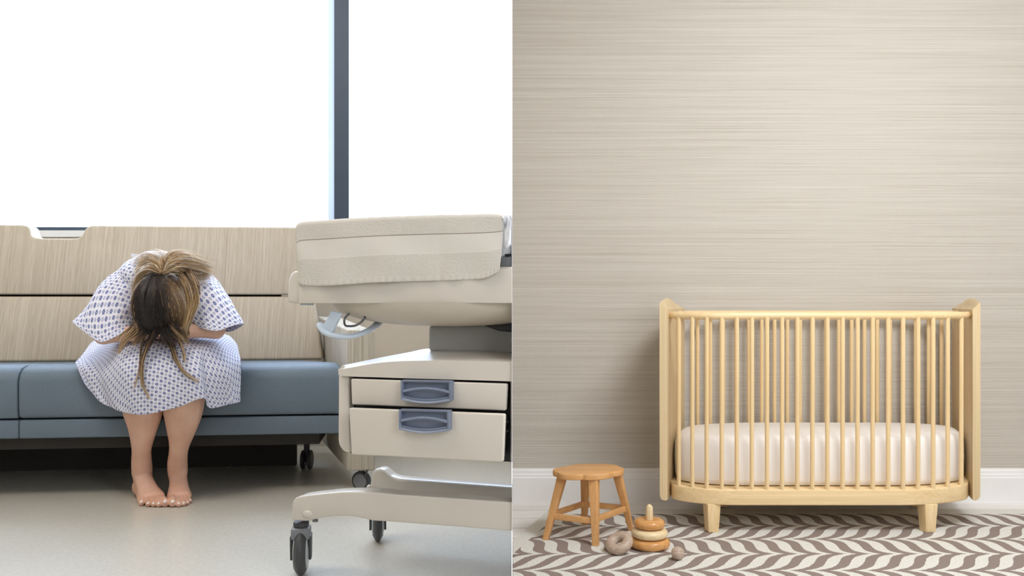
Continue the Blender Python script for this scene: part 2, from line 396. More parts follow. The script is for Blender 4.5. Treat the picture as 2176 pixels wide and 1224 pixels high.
cr = m.ramp(wv, [(.3, (214, 208, 196)), (.5, (236, 233, 226)), (.7, (246, 245, 240))]); br = m.ramp(wv2, [(.3, (136, 120, 112)), (.7, (172, 157, 149))])
m.col(m.mix(leaf, cr, br)); m.bump(m.math('ADD', wv, m.math('MULTIPLY', wv2, .5)), .8, .005); M_rug = m.m

# ------------------------------------------------------------------ the setting: ward on the left, nursery on the right, thin added partition between
def slab(name, x0, x1, y0, y1, z0, z1, mat, **k):
    return MB().box(((x0+x1)/2, (y0+y1)/2, (z0+z1)/2), (x1-x0, y1-y0, z1-z0)).build(name, mat, smooth=0, kind='structure', **k)
YB = 4.148                # back wall of both rooms
slab('floor', -3.2, -.0005, -.4, YB+.1, FL-.08, FL, M_vinyl)
o = slab('floor', .0011, 3.2, -.4, YB+.1, -.08, 0, M_boards, loc=(1.6, FLR_Y0, -.08))
slab('ceiling', -3.2, 0, .2, YB+.1, 3.2, 3.28, M_ceil)
slab('ceiling', .0011, 3.2, .2, YB+.1, 2.95, 3.03, M_ceil)
slab('divider_panel', 0, .001, 2.0, YB+.14, -.08, 3.28, M_paper)  # added panel that keeps each room's light apart
slab('wall_left', -3.3, -3.2, -.4, YB+.1, FL-.08, 3.28, M_beige_wall)
slab('wall_right', 3.2, 3.3, -.4, YB+.1, -.08, 3.03, M_paper)
slab('wall_back', .0011, 3.2, YB, YB+.1, -.08, 2.95, M_paper)
ZS = 1.325                # window opening starts here
slab('wall_back', -3.2, -.0005, YB, YB+.14, FL-.08, ZS, M_beige_wall)
slab('trim_1', -3.2, -.0005, YB-.035, YB-.001, ZS-.045, ZS-.014, M_white)     # window sill
# baseboard in the nursery with a moulded top
pr = [(-.02, 0), (-.02, .118), (-.016, .124), (-.016, .132), (-.011, .14), (-.011, .15), (-.005, .158), (-.005, .163), (0, .163), (0, 0)]
MB().prism([V(.0025, YB+a_, b_) for a_, b_ in pr], (3.19, 0, 0)).build('baseboard_back', M_white, smooth=0, kind='structure')
# windows: slate mullion, its daylit left side built as a pale strip
xm0 = W(711, 0, YB).x; xm1 = W(742, 0, YB).x; xb = W(697.5, 0, YB).x
w1 = MB().box((xm0-1.3, YB+.06, (ZS+2.95)/2), (2.56, .008, 2.95-ZS)).build('window_1', M_glass, smooth=0, kind='structure')
w2 = MB().box(((xm1-.001)/2, YB+.06, (ZS+2.95)/2), (-xm1-.002, .008, 2.95-ZS)).build('window_2', M_glass, smooth=0, kind='structure')
def frame(n, x0, x1, z0, z1, y0, y1, mat): slab(n, x0, x1, y0, y1, z0, z1, mat)
frame('trim_2', xm0, xm1, ZS+.001, 2.95, YB-.01, YB+.04, M_slate)
frame('trim_3', xb, xm0-.001, ZS+.001, 2.95, YB+.0, YB+.03, M_litside)
frame('trim_4', -3.2, xb-.001, ZS-.012, ZS+.004, YB-.012, YB+.1, M_slate)
frame('trim_5', xm1+.001, -.001, ZS-.012, ZS+.004, YB-.012, YB+.1, M_slate)
slab('trim_6', -3.2, -.0005, YB, YB+.14, 2.951, 3.2, M_beige_wall)

# ------------------------------------------------------------------ SOFA BENCH
S = Plane(3.206, math.radians(6.3))
def sl(u, v, z): return S.p+S.e*u+S.n*v+V(0, 0, FL+z)
sofa = thing('sofa_bench', sl(-1.5, .4, 0), 'long sleeper sofa with beige streaked back and blue grey seat below the window', 'sofa')
UL = -2.75
UE, UB = -.618, -.84      # right end of the seat, at its front and back (follows the splayed arm)
def cushion(prof, uf, ub, vf, vb, sub=1):
    """prof: list of (v,z) section; right end runs from u=uf at v=vf to u=ub at v=vb"""
    mb = MB(); P0 = []; P1 = []
    for v, z in prof:
        k = (v-vf)/(vb-vf); P0.append(sl(UL, v, z)); P1.append(sl(uf+(ub-uf)*k, v, z))
    n = len(prof); mb.add(P0+P1, [tuple(range(n)), tuple(range(2*n-1, n-1, -1))]+[(i, i+n, (i+1)%n+n, (i+1)%n) for i in range(n)]); return mb
# seat cushion, split in two lengths at the seam
def seat_piece(u0, u1, endcut):
    prof = [(.0, .29), (-.006, .33), (-.006, .42), (.006, .448), (.03, .466), (.07, .474), (.30, .462), (.56, .45), (.56, .29)]
    mb = MB(); P0 = []; P1 = []
    for v, z in prof:
        P0.append(sl(u0, v, z)); k = v/.56
        P1.append(sl((u1+(UB-.02-u1)*k) if endcut else u1, v, z))
    n = len(prof); mb.add(P0+P1, [tuple(range(n)), tuple(range(2*n-1, n-1, -1))]+[(i, i+n, (i+1)%n+n, (i+1)%n) for i in range(n)]); return mb
useam = (S(133, 800, 0)-S.p).length*-1
seat_piece(UL, useam-.001, False).build('seat', M_blue, sofa, bevel=.006, smooth=60)
seat_piece(useam+.001, UE, True).build('seat', M_blue, sofa, bevel=.012, smooth=60)
for u0, u1 in ((UL, useam-.001), (useam+.001, UE)):
    MB().prism([sl(u0, .004, .218), sl(u1, .004, .218), sl(u1, .004, .284), sl(u0, .004, .284)], S.n*.05).build('front_rail', M_blue, sofa, bevel=.006)
# dark frame beneath the seat
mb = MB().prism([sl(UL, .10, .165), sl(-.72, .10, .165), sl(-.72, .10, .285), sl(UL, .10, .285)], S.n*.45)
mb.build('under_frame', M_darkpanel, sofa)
MB().prism([sl(UL, .54, .003), sl(-.865, .54, .003), sl(-.865, .54, .2), sl(UL, .54, .2)], S.n*.03).build('under_shade', M_darkpanel, sofa)  # dark sheet added to deepen the shade under the sofa
# backrest panels
def back_panel(z0, z1, v0, v1, ur0, ur1, notch=None):
    pts = [(UL, z0), (ur0, z0), (ur1, z1)]
    if notch: pts += notch
    pts += [(UL, z1)]
    fr = []
    for u, z in pts:
        v = v0+(v1-v0)*(z-z0)/(z1-z0); fr.append(sl(u, v, z))
    return MB().prism(fr, S.n*.10)
def Uof(px, v):
    q = S(px, 600, v); return (q-S.p).dot(S.e)
vt = .60; vn = .66
back_panel(.452, .722, .53, .60, Uof(686, .54), Uof(663, .6)).build('backrest', M_streak, sofa, bevel=.014, smooth=60)
zt = S(100, 478, vn).z-FL; zn = S(100, 507, vn).z-FL
nt = [(Uof(a_, vn), z_) for a_, z_ in ((196, zt), (186, zt-.006), (180, zt-.02), (176, zn+.014), (166, zn+.002), (150, zn), (92, zn), (76, zn+.003), (68, zn+.014), (64, zt-.016), (57, zt-.003), (46, zt))]
back_panel(.730, zt, .60, vn, Uof(668, .6), Uof(668, vn), nt).build('backrest', M_streak, sofa, bevel=.012, smooth=60)
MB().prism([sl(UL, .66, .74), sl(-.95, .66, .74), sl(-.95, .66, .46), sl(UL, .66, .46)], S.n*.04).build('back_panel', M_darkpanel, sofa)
# splayed right arm
a0 = W(738, 1003, 3.14); a1 = W(797, 1003, 3.15); ad = Vector((-.301, .83, 0))*.98
def at(p, z): return V(p.x, p.y, FL+z)
bt = [at(a0, .079), at(a1, .079), at(a1+ad, .079), at(a0+ad, .079)]
tp = [at(a0, .598), at(a1+V(.002, 0, 0), .594), at(a1+ad, .63), at(a0+ad, .632)]
MB().hexa(bt, tp).build('arm', M_streak2, sofa, bevel=.008)
# left arm (outside the photo) keeps the bench standing
MB().hexa([sl(UL-.1, 0, .08), sl(UL-.002, 0, .08), sl(UL-.002, .72, .08), sl(UL-.1, .72, .08)], [sl(UL-.1, 0, .6), sl(UL-.002, 0, .6), sl(UL-.002, .72, .63), sl(UL-.1, .72, .63)]).build('arm', M_streak2, sofa, bevel=.008)
def sofa_caster(c, ang, r=.0365, dual=False, mat=M_mgrey, h=.085):
    M3 = Matrix.Rotation(ang, 3, 'Z') @ Matrix.Rotation(math.pi/2, 3, 'Y')
    ca = MB().tube([c+V(0, 0, r*.8), c+V(0, 0, h)], .012, 14)
    ca.add([], [])
    k = ca.build('caster', M_dgrey, sofa, bevel=.002)
    for s_ in ((-1, 1) if dual else (0,)):
        cc = c+V(0, 0, r)+Matrix.Rotation(ang, 3, 'Z') @ V(s_*.014, 0, 0)
        w_ = .007 if dual else .012
        MB().lathe([(r-.004, -w_), (r, -w_*.6), (r, w_*.6), (r-.004, w_)], cc, 32, M=M3).build('wheel', M_dgrey, k, smooth=40)
        MB().lathe([(r*.74, -w_-.0015), (r*.76, 0), (r*.74, w_+.0015)], cc, 32, M=M3).build('wheel_disc', mat, k, smooth=40)
    return k
cA = W(765, 1046, 3.15); cA.z = FL
k = sofa_caster(cA+V(0, .03, 0), math.radians(72))
MB().box(cA+V(.022, 0, .068), (.006, .012, .03), ry=.35).build('brake_lever', M_dgrey, k)
cB = W(652, 997, 3.58); cB.z = FL
sofa_caster(cB, 0, .04, True, M_black, .17)
for v_ in (.06, .34): sofa_caster(sl(-2.7, v_, 0), 0, .04, True, M_black, .17)

# ------------------------------------------------------------------ PERSON
def WL(x, y, Y): return W(x, y, Y)
def P3(px, Y, zl): return V((px-CX)*Y/F, Y, FL+zl)
person = thing('person', (P3(335, 3.2, 0)), 'barefoot person in blue flowered gown sitting bent over on the sofa, head down', 'person')
B = MB()
def limb(pts, n=16, seg=14, rounded=True, side=None):
    """pts: (px, Y, zl, ra[, rb])"""
    A = [(*P3(p[0], p[1], p[2]), p[3], p[4] if len(p) > 4 else p[3]) for p in pts]
    C_ = catmull(A, seg); B.tube([c[:3] for c in C_], [(max(c[3], .003), max(c[4], .003)) for c in C_], n, side=side, rounded=rounded)
def zl(y, Y): return CZ-(y-HY)*Y/F-FL
def legrow(rows):
    return [((a_+b_)/2, Y, zl(y, Y), (b_-a_)/2*Y/F, (b_-a_)/2*Y/F*k_) for y, a_, b_, Y, k_ in rows]
XS = (1, 0, 0)
# shins
limb(legrow([(800, 262, 346, 2.945, .9), (835, 262, 346, 2.95, .9), (877, 263, 344, 2.975, .8), (911, 273.5, 333, 2.995, .85), (953, 281, 321, 3.03, 1.0), (978, 280.5, 321, 3.055, 1.05), (1000, 281, 323, 3.07, 1.0), (1018, 284, 322, 3.08, 1)]), side=XS, seg=24)
limb(legrow([(795, 347, 437, 2.945, .9), (835, 345, 436, 2.95, .9), (877, 348, 429, 2.975, .8), (911, 354.5, 416.5, 2.995, .85), (940, 360, 404, 3.02, 1.0), (960, 360, 398.5, 3.04, 1.05), (980, 357, 397.5, 3.06, 1.05), (1000, 357, 398, 3.07, 1), (1018, 360, 396, 3.08, 1)]), side=XS, seg=24)
# ankle bones
B.ell(P3(286, 3.06, zl(1003, 3.06)), (.010, .014, .02)); B.ell(P3(392, 3.06, zl(1003, 3.06)), (.010, .014, .02))
# thighs
limb([(304, 2.95, .44, .06), (305, 3.05, .475, .07), (308, 3.25, .535, .082), (312, 3.42, .56, .09)], side=XS)
limb([(391, 2.95, .44, .06), (388, 3.05, .475, .07), (376, 3.25, .535, .082), (368, 3.42, .56, .09)], side=XS)
# feet
def foot(hx, hY, bx, bY, bw, toes):
    limb([(hx, hY+.02, .028, .026, .026), (hx, hY-.03, .034, .030, .034), ((hx*.55+bx*.45), (hY*.55+bY*.45), .034, .034, .032), (bx, bY+.012, .021, bw, .019), (bx, bY-.012, .015, bw*.95, .013)], side=XS, seg=18)
    limb([(hx, hY-.045, .098, .031), (hx*.7+bx*.3, hY*.62+bY*.38-.01, .068, .031, .026), (hx*.35+bx*.65, hY*.3+bY*.7, .042, .034, .02), (bx, bY, .027, bw*.85, .014)], side=XS, seg=14)
    for x0, Y0, x1, Y1, r in toes:
        limb([(x0, Y0, .02, r*.95), ((x0+x1)/2, (Y0+Y1)/2, r+.006, r*.98), (x1, Y1+r, r*.98, r*1.03)], n=12, seg=7)
T1 = [(307, 2.985, 300.5, 2.935, .0105), (315, 2.975, 314.5, 2.922, .0092), (325, 2.972, 326, 2.918, .0092), (334, 2.97, 337, 2.916, .0096), (343, 2.972, 350.5, 2.916, .0138)]
foot(299, 3.115, 320, 2.985, .0455, T1)
T2 = [(366, 2.975, 367, 2.915, .0138), (377, 2.975, 380, 2.918, .0092), (386, 2.978, 390.5, 2.93, .0086), (393, 2.985, 398.5, 2.948, .008), (397, 3.0, 404, 2.975, .0078)]
foot(378, 3.115, 381, 2.995, .0415, T2)
# trunk
TR = [(338, 3.42, .56, .165, .12), (337, 3.32, .63, .120, .10), (336, 3.22, .70, .120, .10), (337, 3.12, .745, .130, .085), (339, 3.05, .76, .11, .07), (341, 2.99, .755, .06, .05)]
limb(TR, n=24, seg=20, side=XS)
limb([(341, 3.02, .77, .052), (343, 2.93, .735, .05)], side=XS, seg=5)
# head: crown towards the camera, face to the floor
HC = P3(344, 2.915, .692); hp = HC
B.ell(HC, (.076, .108, .096))
B.ell(HC+V(0, .03, -.035), (.06, .085, .065))                # face and jaw
B.ell(HC+V(0, .045, -.098), (.011, .022, .014))              # nose
B.ell(HC+V(0, .082, -.088), (.02, .009, .007))               # lips
B.ell(HC+V(0, .108, -.062), (.024, .018, .02))               # chin
for sx in (-1, 1):
    B.ell(HC+V(sx*.077, .03, .0), (.008, .026, .016))        # ears
    B.ell(HC+V(sx*.031, .012, -.088), (.014, .009, .008))    # closed eyelids
# arms
limb([(262, 3.06, .74, .046), (238, 3.04, .66, .045), (220, 3.0, .60, .036), (220, 2.975, .584, .032)], side=XS, seg=12)
limb([(219, 2.98, .584, .032), (256, 2.955, .590, .027), (296, 2.93, .592, .025), (308, 2.92, .592, .022)], seg=10)
limb([(420, 3.06, .74, .046), (446, 3.04, .67, .045), (458, 3.0, .615, .036), (459, 2.975, .602, .031)], side=XS, seg=12)
limb([(459, 2.98, .602, .031), (432, 2.955, .603, .027), (398, 2.93, .602, .025), (384, 2.92, .604, .022)], seg=10)
# hands laid over one another below the forehead
def hand(px, Y, z, dirx, lift):
    d = dirx
    limb([(px, Y, z, .022, .014), (px+d*16, Y-.012, z-.003, .036, .014), (px+d*34, Y-.02, z-.004, .034, .012)], side=(0, 1, 0), seg=8)
    for i_, L_ in enumerate((40, 46, 44, 36)):
        yy = Y-.045+i_*.019; q = px+d*32
        limb([(q, yy, z+lift, .0088), (q+d*L_*.5, yy-.004, z+lift+.006, .0082), (q+d*L_, yy, z+lift-.010, .0072)], n=10, seg=7)
    limb([(px+d*6, Y-.035, z, .0105), (px+d*20, Y-.058, z+.004, .0098), (px+d*34, Y-.064, z+.001, .0085)], n=10, seg=7)
hand(304, 2.925, .592, 1, .002); hand(386, 2.925, .606, -1, .004)
body = B.build('body', M_skin, person, smooth=180, vox=.0029, sm=3)
for T_ in (T1, T2):
    for x0, Y0, x1, Y1, r in T_:
        MB().ell(P3(x1, Y1-.0015+r*.35, r*1.55), (r*.40, r*.5, r*.30), M=Matrix.Rotation(.65, 3, 'X')).build('toenail', M_nail, person, smooth=180)

# gown bodice
def gown_tube(name, pts, n=40, seg=30, side=XS, wr=.004, wk=5, caps=False, cuff=None):
    A = [(*P3(p[0], p[1], p[2]), p[3], p[4]) for p in pts]; C_ = catmull(A, seg)
    mb = MB(); mb.tube([c[:3] for c in C_], [(c[3], c[4]) for c in C_], n, side=side, caps=False, uvs=True)
    N = n+1
    for i in range(seg):
        c = Vector(C_[i][:3])
        for k_ in range(N):
            v = mb.v[i*N+k_]; a_ = 2*math.pi*(k_%n)/n
            d = (v-c); 
            if d.length > 0: mb.v[i*N+k_] = v+d.normalized()*wr*(math.sin(a_*wk+i*.28)+.6*math.sin(a_*(wk*2+1)-i*.45+1))
    if cuff:
        ring_ = [tuple(W(*q)) for q in cuff]; m_ = len(ring_); fine = []
        for k_ in range(n):
            t_ = k_/n*m_; i_ = int(t_); t_ -= i_; a_, b_, c_, d_ = [np.array(ring_[(i_+q)%m_]) for q in (-1, 0, 1, 2)]
            fine.append(Vector(.5*((2*b_)+(-a_+c_)*t_+(2*a_-5*b_+4*c_-d_)*t_*t_+(-a_+3*b_-3*c_+d_)*t_**3)))
        for i in range(seg-16, seg):
            t_ = (i-(seg-17))/16.0; t_ = t_*t_*(3-2*t_)
            for k_ in range(N): mb.v[i*N+k_] = mb.v[i*N+k_].lerp(fine[k_%n], t_)
    o = mb.build(name, M_gown, person, smooth=180, recalc=False)
    s_ = o.modifiers.new('solid', 'SOLIDIFY'); s_.thickness = .0022; s_.offset = 0
    ss = o.modifiers.new('sub', 'SUBSURF'); ss.levels = 1; ss.render_levels = 1
    return o
gown_tube('gown_bodice', [(338, 3.44, .55, .19, .15), (337, 3.34, .63, .155, .14), (337, 3.22, .715, .142, .138), (339, 3.12, .762, .150, .122), (341, 3.05, .775, .130, .1), (343, 3.0, .765, .095, .08), (345, 2.955, .75, .070, .062)], seg=34)
gown_tube('gown_sleeve', [(302, 3.10, .775, .08, .085), (284, 3.07, .745, .086, .088), (252, 3.03, .69, .086, .088), (228, 3.0, .64, .086, .084), (213, 2.975, .592, .100, .075)], side=(.93, 0, -.36), wr=.004, wk=4,
          cuff=[(280,694,2.95),(250,713,2.895),(214,727,2.885),(182,707,2.90),(154,683,2.97),(175,680,3.04),(215,690,3.07),(255,690,3.03)])
gown_tube('gown_sleeve', [(392, 3.10, .775, .075, .082), (408, 3.07, .745, .082, .088), (436, 3.03, .69, .084, .088), (457, 3.0, .64, .082, .08), (468, 2.975, .605, .084, .070)], side=(.93, 0, .36), wr=.004, wk=4,
          cuff=[(518,688,2.99),(492,693,2.92),(463,703,2.885),(436,699,2.90),(412,688,2.96),(430,680,3.04),(478,704,3.07),(502,700,3.05)])
# gown skirt over the lap, hanging at the knees
SKIRT = [
 [(192,730,3.34),(184,742,3.22),(172,756,3.12),(160,768,3.045),(161,773,3.025),(167,783,3.015)],
 [(208,722,3.34),(202,735,3.2),(192,758,3.08),(186,785,3.0),(194,818,2.99),(205,848,2.98)],
 [(235,715,3.34),(233,727,3.15),(228,757,2.99),(228,792,2.93),(238,838,2.925),(250,871,2.93)],
 [(275,708,3.34),(275,715,3.1),(270,737,2.93),(273,778,2.865),(284,835,2.865),(293,882,2.88)],
 [(320,704,3.34),(320,708,3.1),(320,730,2.92),(324,780,2.862),(332,835,2.86),(340,875,2.87)],
 [(365,704,3.34),(366,708,3.1),(368,730,2.92),(374,780,2.862),(382,830,2.86),(388,862,2.87)],
 [(408,705,3.34),(411,712,3.1),(415,735,2.925),(418,780,2.862),(425,820,2.86),(431,847,2.865)],
 [(432,706,3.34),(437,715,3.12),(440,737,2.96),(437,780,2.91),(440,830,2.91),(446,867,2.925)],
 [(462,708,3.34),(472,717,3.16),(477,742,3.03),(478,782,2.955),(480,828,2.955),(482,861,2.965)],
 [(488,716,3.34),(503,730,3.22),(509,750,3.13),(514,772,3.06),(513,815,3.045),(511,854,3.03)]]
A = np.array([[tuple(W(*q)) for q in c_] for c_ in SKIRT])           # cols x rows x 3
NR, NC = 44, 90
R_ = np.array([catmull(list(c_), NR) for c_ in A])                     # 10 x NR x 3
G = np.array([catmull(list(R_[:, i]), NC) for i in range(NR)])       # NR x NC x 3
for i in range(NR):
    for j in range(NC):
        s_ = j/(NC-1); t_ = i/(NR-1)
        fold = .007*math.sin(s_*34+t_*3)*(.25+abs(s_-.5)*1.5)+.005*math.sin(s_*63-t_*5+1)*abs(s_-.5)*2
        G[i, j, 1] += fold*(.3+t_); G[i, j, 2] += .004*math.sin(s_*21+t_*9)*(1-t_)
sk = MB().grid(G).build('gown_skirt', M_gown, person, smooth=180, recalc=False)
s_ = sk.modifiers.new('solid', 'SOLIDIFY'); s_.thickness = .0022; s_.offset = 0
ss = sk.modifiers.new('sub', 'SUBSURF'); ss.levels = 1; ss.render_levels = 1
# gown neck ties
MB().grid([[W(278, 539, 3.1), W(290, 540, 3.09), W(303, 541, 3.07), W(316, 546, 3.05)], [W(279, 546, 3.1), W(291, 547, 3.09), W(303, 549, 3.07), W(316, 554, 3.05)]], .002).build('gown_tie', M_sheet, person)
MB().grid([[W(355, 541, 3.05), W(362, 537, 3.04), W(368, 531, 3.03), W(372, 530, 3.03)], [W(359, 547, 3.05), W(364, 542, 3.04), W(370, 536, 3.03), W(374, 533, 3.03)]], .002).build('gown_tie', M_sheet, person)

# hair
Hm = MB()
def strand(pts, r, tones, seg=11):
    C_ = catmull([(*p, t) for p, t in zip(pts, tones)], seg); n0 = len(Hm.v)
    path = [Vector(c[:3]) for c in C_]
    rr = [r*(1-.75*(i/(seg-1))**2) for i in range(seg)]
    Hm.tube(path, rr, 3, caps=False); Hm.att += [float(min(1, max(0, c[3]))) for c in C_ for _ in range(3)]
HR = V(.087, .119, .108)
def onhead(d, k=1.0):
    d = d.normalized(); return HC+V(d.x*HR.x, d.y*HR.y, d.z*HR.z)*k
tie = V(-.02, -.40, .92).normalized(); tieP = onhead(tie, 1.05)
for i in range(3600):
    u = random.random()
    if u < .72:
        a_ = random.uniform(-math.pi*1.02, math.pi*.02)             # front hairline and both sides
        d0 = V(math.cos(a_), random.uniform(-.35, .55), math.sin(a_)*.93)
    elif u < .9:
        s_ = random.random(); d0 = V(-.10+.10*s_+random.gauss(0, .012), -.99+.55*s_**2, -.05-.85*s_)   # from the parting
    else:
        a_ = random.uniform(0, math.pi); d0 = V(math.cos(a_), .3+random.random()*.3, math.sin(a_))
    d0.normalize(); sgn = 1 if d0.x > -.06 else -1
    if .72 <= u < .9: sgn = random.choice((-1, 1))
    mid = (d0+tie*.8); mid.x += sgn*(.42*random.uniform(.3, 1.2) if u > .72 and u < .9 else .2*random.uniform(-.5, 1.1)); mid.normalize()
    k0 = random.uniform(1.0, 1.045); pts = []; tn = []
    nz = random.gauss(0, .09)
    for t_ in (0, .2, .4, .6, .8, 1.0):
        d = d0*(1-t_)**2+mid*2*t_*(1-t_)+tie*t_*t_
        d = d.normalized(); pts.append(onhead(d, k0 if t_ < 1 else 1.04))
        side_ = abs(d.x)
        tn.append(.04+.85*max(0, side_-.36)+.28*max(0, d.z-.1)+.75*max(0, d.y+.3)+(.26 if abs(nz) > .13 and side_ > .15 else 0)+nz*.6)
    strand(pts, .0011, tn)
def lock(ctrl, n, w0, w1, t0, t1, r=.0009):
    for _ in range(n):
        cut = random.choice((1, 1, .97, .9, .82))
        ox, oy, oz = random.gauss(0, 1), random.gauss(0, 1), random.gauss(0, 1); L = len(ctrl); pts = []; tn = []; dt = random.gauss(0, .17)
        for q, (x, y, Y) in enumerate(ctrl):
            k_ = q/(L-1); w = w0+(w1-w0)*k_
            pts.append(W(x, y, Y)+V(ox*w, oy*w*.6, oz*w)); tn.append(t0+(t1-t0)*k_+dt*1.1)
        pts[-1] = pts[-2].lerp(pts[-1], cut); strand(pts, r*random.uniform(.7, 1.2), tn, 14)
# pony tail flicked up over the neck and onto the person's back
for c_, n_ in (([(343, 577, 2.86), (332, 560, 2.87), (312, 556, 2.92), (297, 575, 2.95), (291, 592, 2.97)], 150), ([(343, 577, 2.86), (338, 556, 2.88), (318, 545, 2.93), (300, 553, 2.98), (292, 572, 2.99)], 110),
               ([(346, 577, 2.86), (350, 556, 2.87), (345, 543, 2.92), (325, 540, 2.99)], 90), ([(348, 577, 2.86), (365, 553, 2.87), (395, 552, 2.92), (425, 562, 2.97), (447, 570, 3.0)], 200),
               ([(348, 577, 2.86), (372, 562, 2.86), (405, 566, 2.92), (432, 574, 2.96), (446, 582, 2.98)], 190), ([(341, 578, 2.86), (320, 570, 2.87), (300, 582, 2.91), (290, 606, 2.93), (288, 628, 2.94)], 110), ([(348, 578, 2.86), (372, 570, 2.86), (400, 583, 2.92), (425, 590, 2.96), (441, 590, 2.97)], 150),
               ([(346, 576, 2.86), (358, 546, 2.88), (380, 540, 2.94), (405, 548, 3.0), (425, 560, 3.02)], 110)):
    lock(c_, n_, .004, .0115, .66, .95)
for c_, n_, w_ in (([(380, 580, 2.88), (396, 610, 2.86), (404, 650, 2.86), (394, 690, 2.86), (390, 715, 2.87)], 70, .007), ([(300, 600, 2.87), (287, 630, 2.865), (285, 665, 2.865), (294, 700, 2.865)], 90, .0045), ([(400, 580, 2.9), (416, 610, 2.88), (413, 650, 2.87), (396, 690, 2.87), (400, 712, 2.88)], 150, .007), ([(392, 575, 2.9), (408, 600, 2.87), (418, 640, 2.87), (410, 668, 2.87), (398, 700, 2.87)], 110, .005),
               ([(294, 690, 2.88), (282, 702, 2.87), (266, 722, 2.87), (252, 751, 2.87)], 55, .006), ([(298, 694, 2.87), (290, 708, 2.86), (272, 722, 2.86), (262, 734, 2.86)], 40, .005),
               ([(288, 680, 2.88), (276, 698, 2.88), (258, 712, 2.88), (250, 726, 2.88)], 20, .004)):
    lock(c_, n_, w_*.8, w_*.5, .42, .72)
for c_, n_, w_, a_, b_ in (([(328, 700, 2.85), (318, 725, 2.845), (303, 770, 2.84), (303, 815, 2.84), (318, 847, 2.845)], 55, .0035, .12, .82), ([(320, 700, 2.85), (306, 715, 2.845), (299, 745, 2.84), (296, 785, 2.84), (283, 830, 2.85)], 14, .004, .1, .72),
               ([(352, 700, 2.85), (364, 730, 2.845), (375, 765, 2.84), (392, 792, 2.84), (421, 811, 2.845)], 60, .0035, .1, .8), ([(360, 700, 2.85), (378, 722, 2.845), (388, 745, 2.845), (392, 770, 2.845)], 26, .006, .1, .72),
               ([(345, 700, 2.85), (356, 726, 2.845), (366, 745, 2.845), (371, 770, 2.845)], 24, .004, .05, .6), ([(345, 690, 2.84), (352, 712, 2.84), (362, 728, 2.84), (372, 740, 2.845)], 60, .009, .0, .3), ([(334, 690, 2.84), (328, 710, 2.84), (318, 726, 2.84), (312, 738, 2.845)], 60, .009, .0, .3), ([(318, 690, 2.85), (306, 706, 2.85), (294, 720, 2.85), (282, 734, 2.855)], 40, .008, .1, .6), ([(368, 690, 2.85), (382, 706, 2.85), (392, 716, 2.85), (400, 730, 2.855)], 40, .008, .1, .6), ([(333, 700, 2.85), (322, 722, 2.845), (312, 735, 2.845), (308, 755, 2.845)], 30, .006, .02, .5),
               ([(340, 698, 2.85), (327, 715, 2.845), (318, 728, 2.84), (313, 742, 2.84)], 24, .005, .02, .3)):
    lock(c_, n_, w_, w_*.6, a_, b_)
MB().ell(HC, (.084, .116, .104)).build('hair_under', M_haircap, person, smooth=180)
Hm.build('hair', M_hair, person, smooth=180, recalc=False)
MB().torus(tieP, .0105, .0032, M=tie.to_track_quat('Z', 'Y').to_matrix(), n=20, m=8).build('hair_tie', M_black, person, smooth=180)

# ------------------------------------------------------------------ BASSINET TROLLEY (runs into the partition)
T = Plane(2.007, -math.atan(.31))
tn_ = T.n
tr = thing('hospital_bassinet', V(-.25, 2.3, FL), 'wheeled off-white hospital bassinet cart with two drawers, standing before the sofa', 'bassinet')
def TP(pts, v=0): return [T(x, y, v) for x, y in pts]
# base legs
fb = [(1130,1072),(1088,1068),(960,1059),(840,1051),(804,1047),(756,1045),(725,1045.5),(696,1048),(660,1052),(637,1055),(627,1058),(621,1066),(618,1103),(624,1107),(655,1107.5),(672,1103),(689,1099),(712,1097),(734,1096.5),(752,1098),(768,1101),(792,1107),(830,1109),(960,1119),(1088,1129),(1130,1132)]
MB().prism(TP(fb, 0), tn_*.055).build('base_leg', M_leg, tr, bevel=.010, clip=True)
bb = [(1150,1040),(1088,1035.7),(960,1026),(870,1019.5),(847,1017.5),(832,1014),(823,1009),(815,1001),(806,996.5),(797,997),(791,1001),(788,1012),(786,1028),(783,1042),(792,1046),(800,1056),(840,1062),(1088,1078),(1150,1082)]
MB().prism(TP(bb, .34), tn_*.055).build('base_leg', M_leg, tr, bevel=.010, clip=True)
MB().ell(T(657, 1092, .006), (.017, .012, .012)).build('leg_cap', M_leg, tr, smooth=180)
MB().ell(T(784, 1038, .345), (.008, .012, .011)).build('leg_cap', M_leg, tr, smooth=180)
def big_caster(c, r, w, top, fork=True):
    c = V(c.x, c.y, FL+r); a_ = math.radians(8); M3 = Matrix.Rotation(a_, 3, 'Z') @ Matrix.Rotation(math.pi/2, 3, 'Y'); R3 = Matrix.Rotation(a_, 3, 'Z')
    h = MB(); zt_ = top
    h.lathe([(.020, 0), (.020, .012)], V(c.x, c.y, zt_-.013), 24)
    k = h.build('caster', M_dgrey, tr, bevel=.001)
    MB().box(V(c.x, c.y, zt_-.029), (.048, .05, .03), rz=a_).build('fork_crown', M_mgrey, k, bevel=.006)
    for s_ in (-1, 1):
        o_ = R3 @ V(s_*(w/2+.0085), 0, 0)
        MB().prism([c+o_+R3 @ V(-.003, y_, z_) for y_, z_ in ((-.014, -.018), (.014, -.018), (.022, zt_-.035-c.z), (-.022, zt_-.035-c.z))], R3 @ V(.006, 0, 0)).build('fork', M_dgrey, k, bevel=.0015)
    pr = []
    for q in range(-6, 7):
        t_ = q/6; pr.append((r-.014*(t_*t_), t_*w/2))
    MB().lathe(pr, c, 40, M=M3).build('wheel', M_dgrey, k, smooth=60)
    MB().lathe([(r*.35, -w/2-.005), (r*.72, -w/2-.002), (r*.76, 0), (r*.72, w/2+.002), (r*.35, w/2+.005)], c, 40, M=M3).build('wheel_disc', M_lgrey, k, smooth=60)
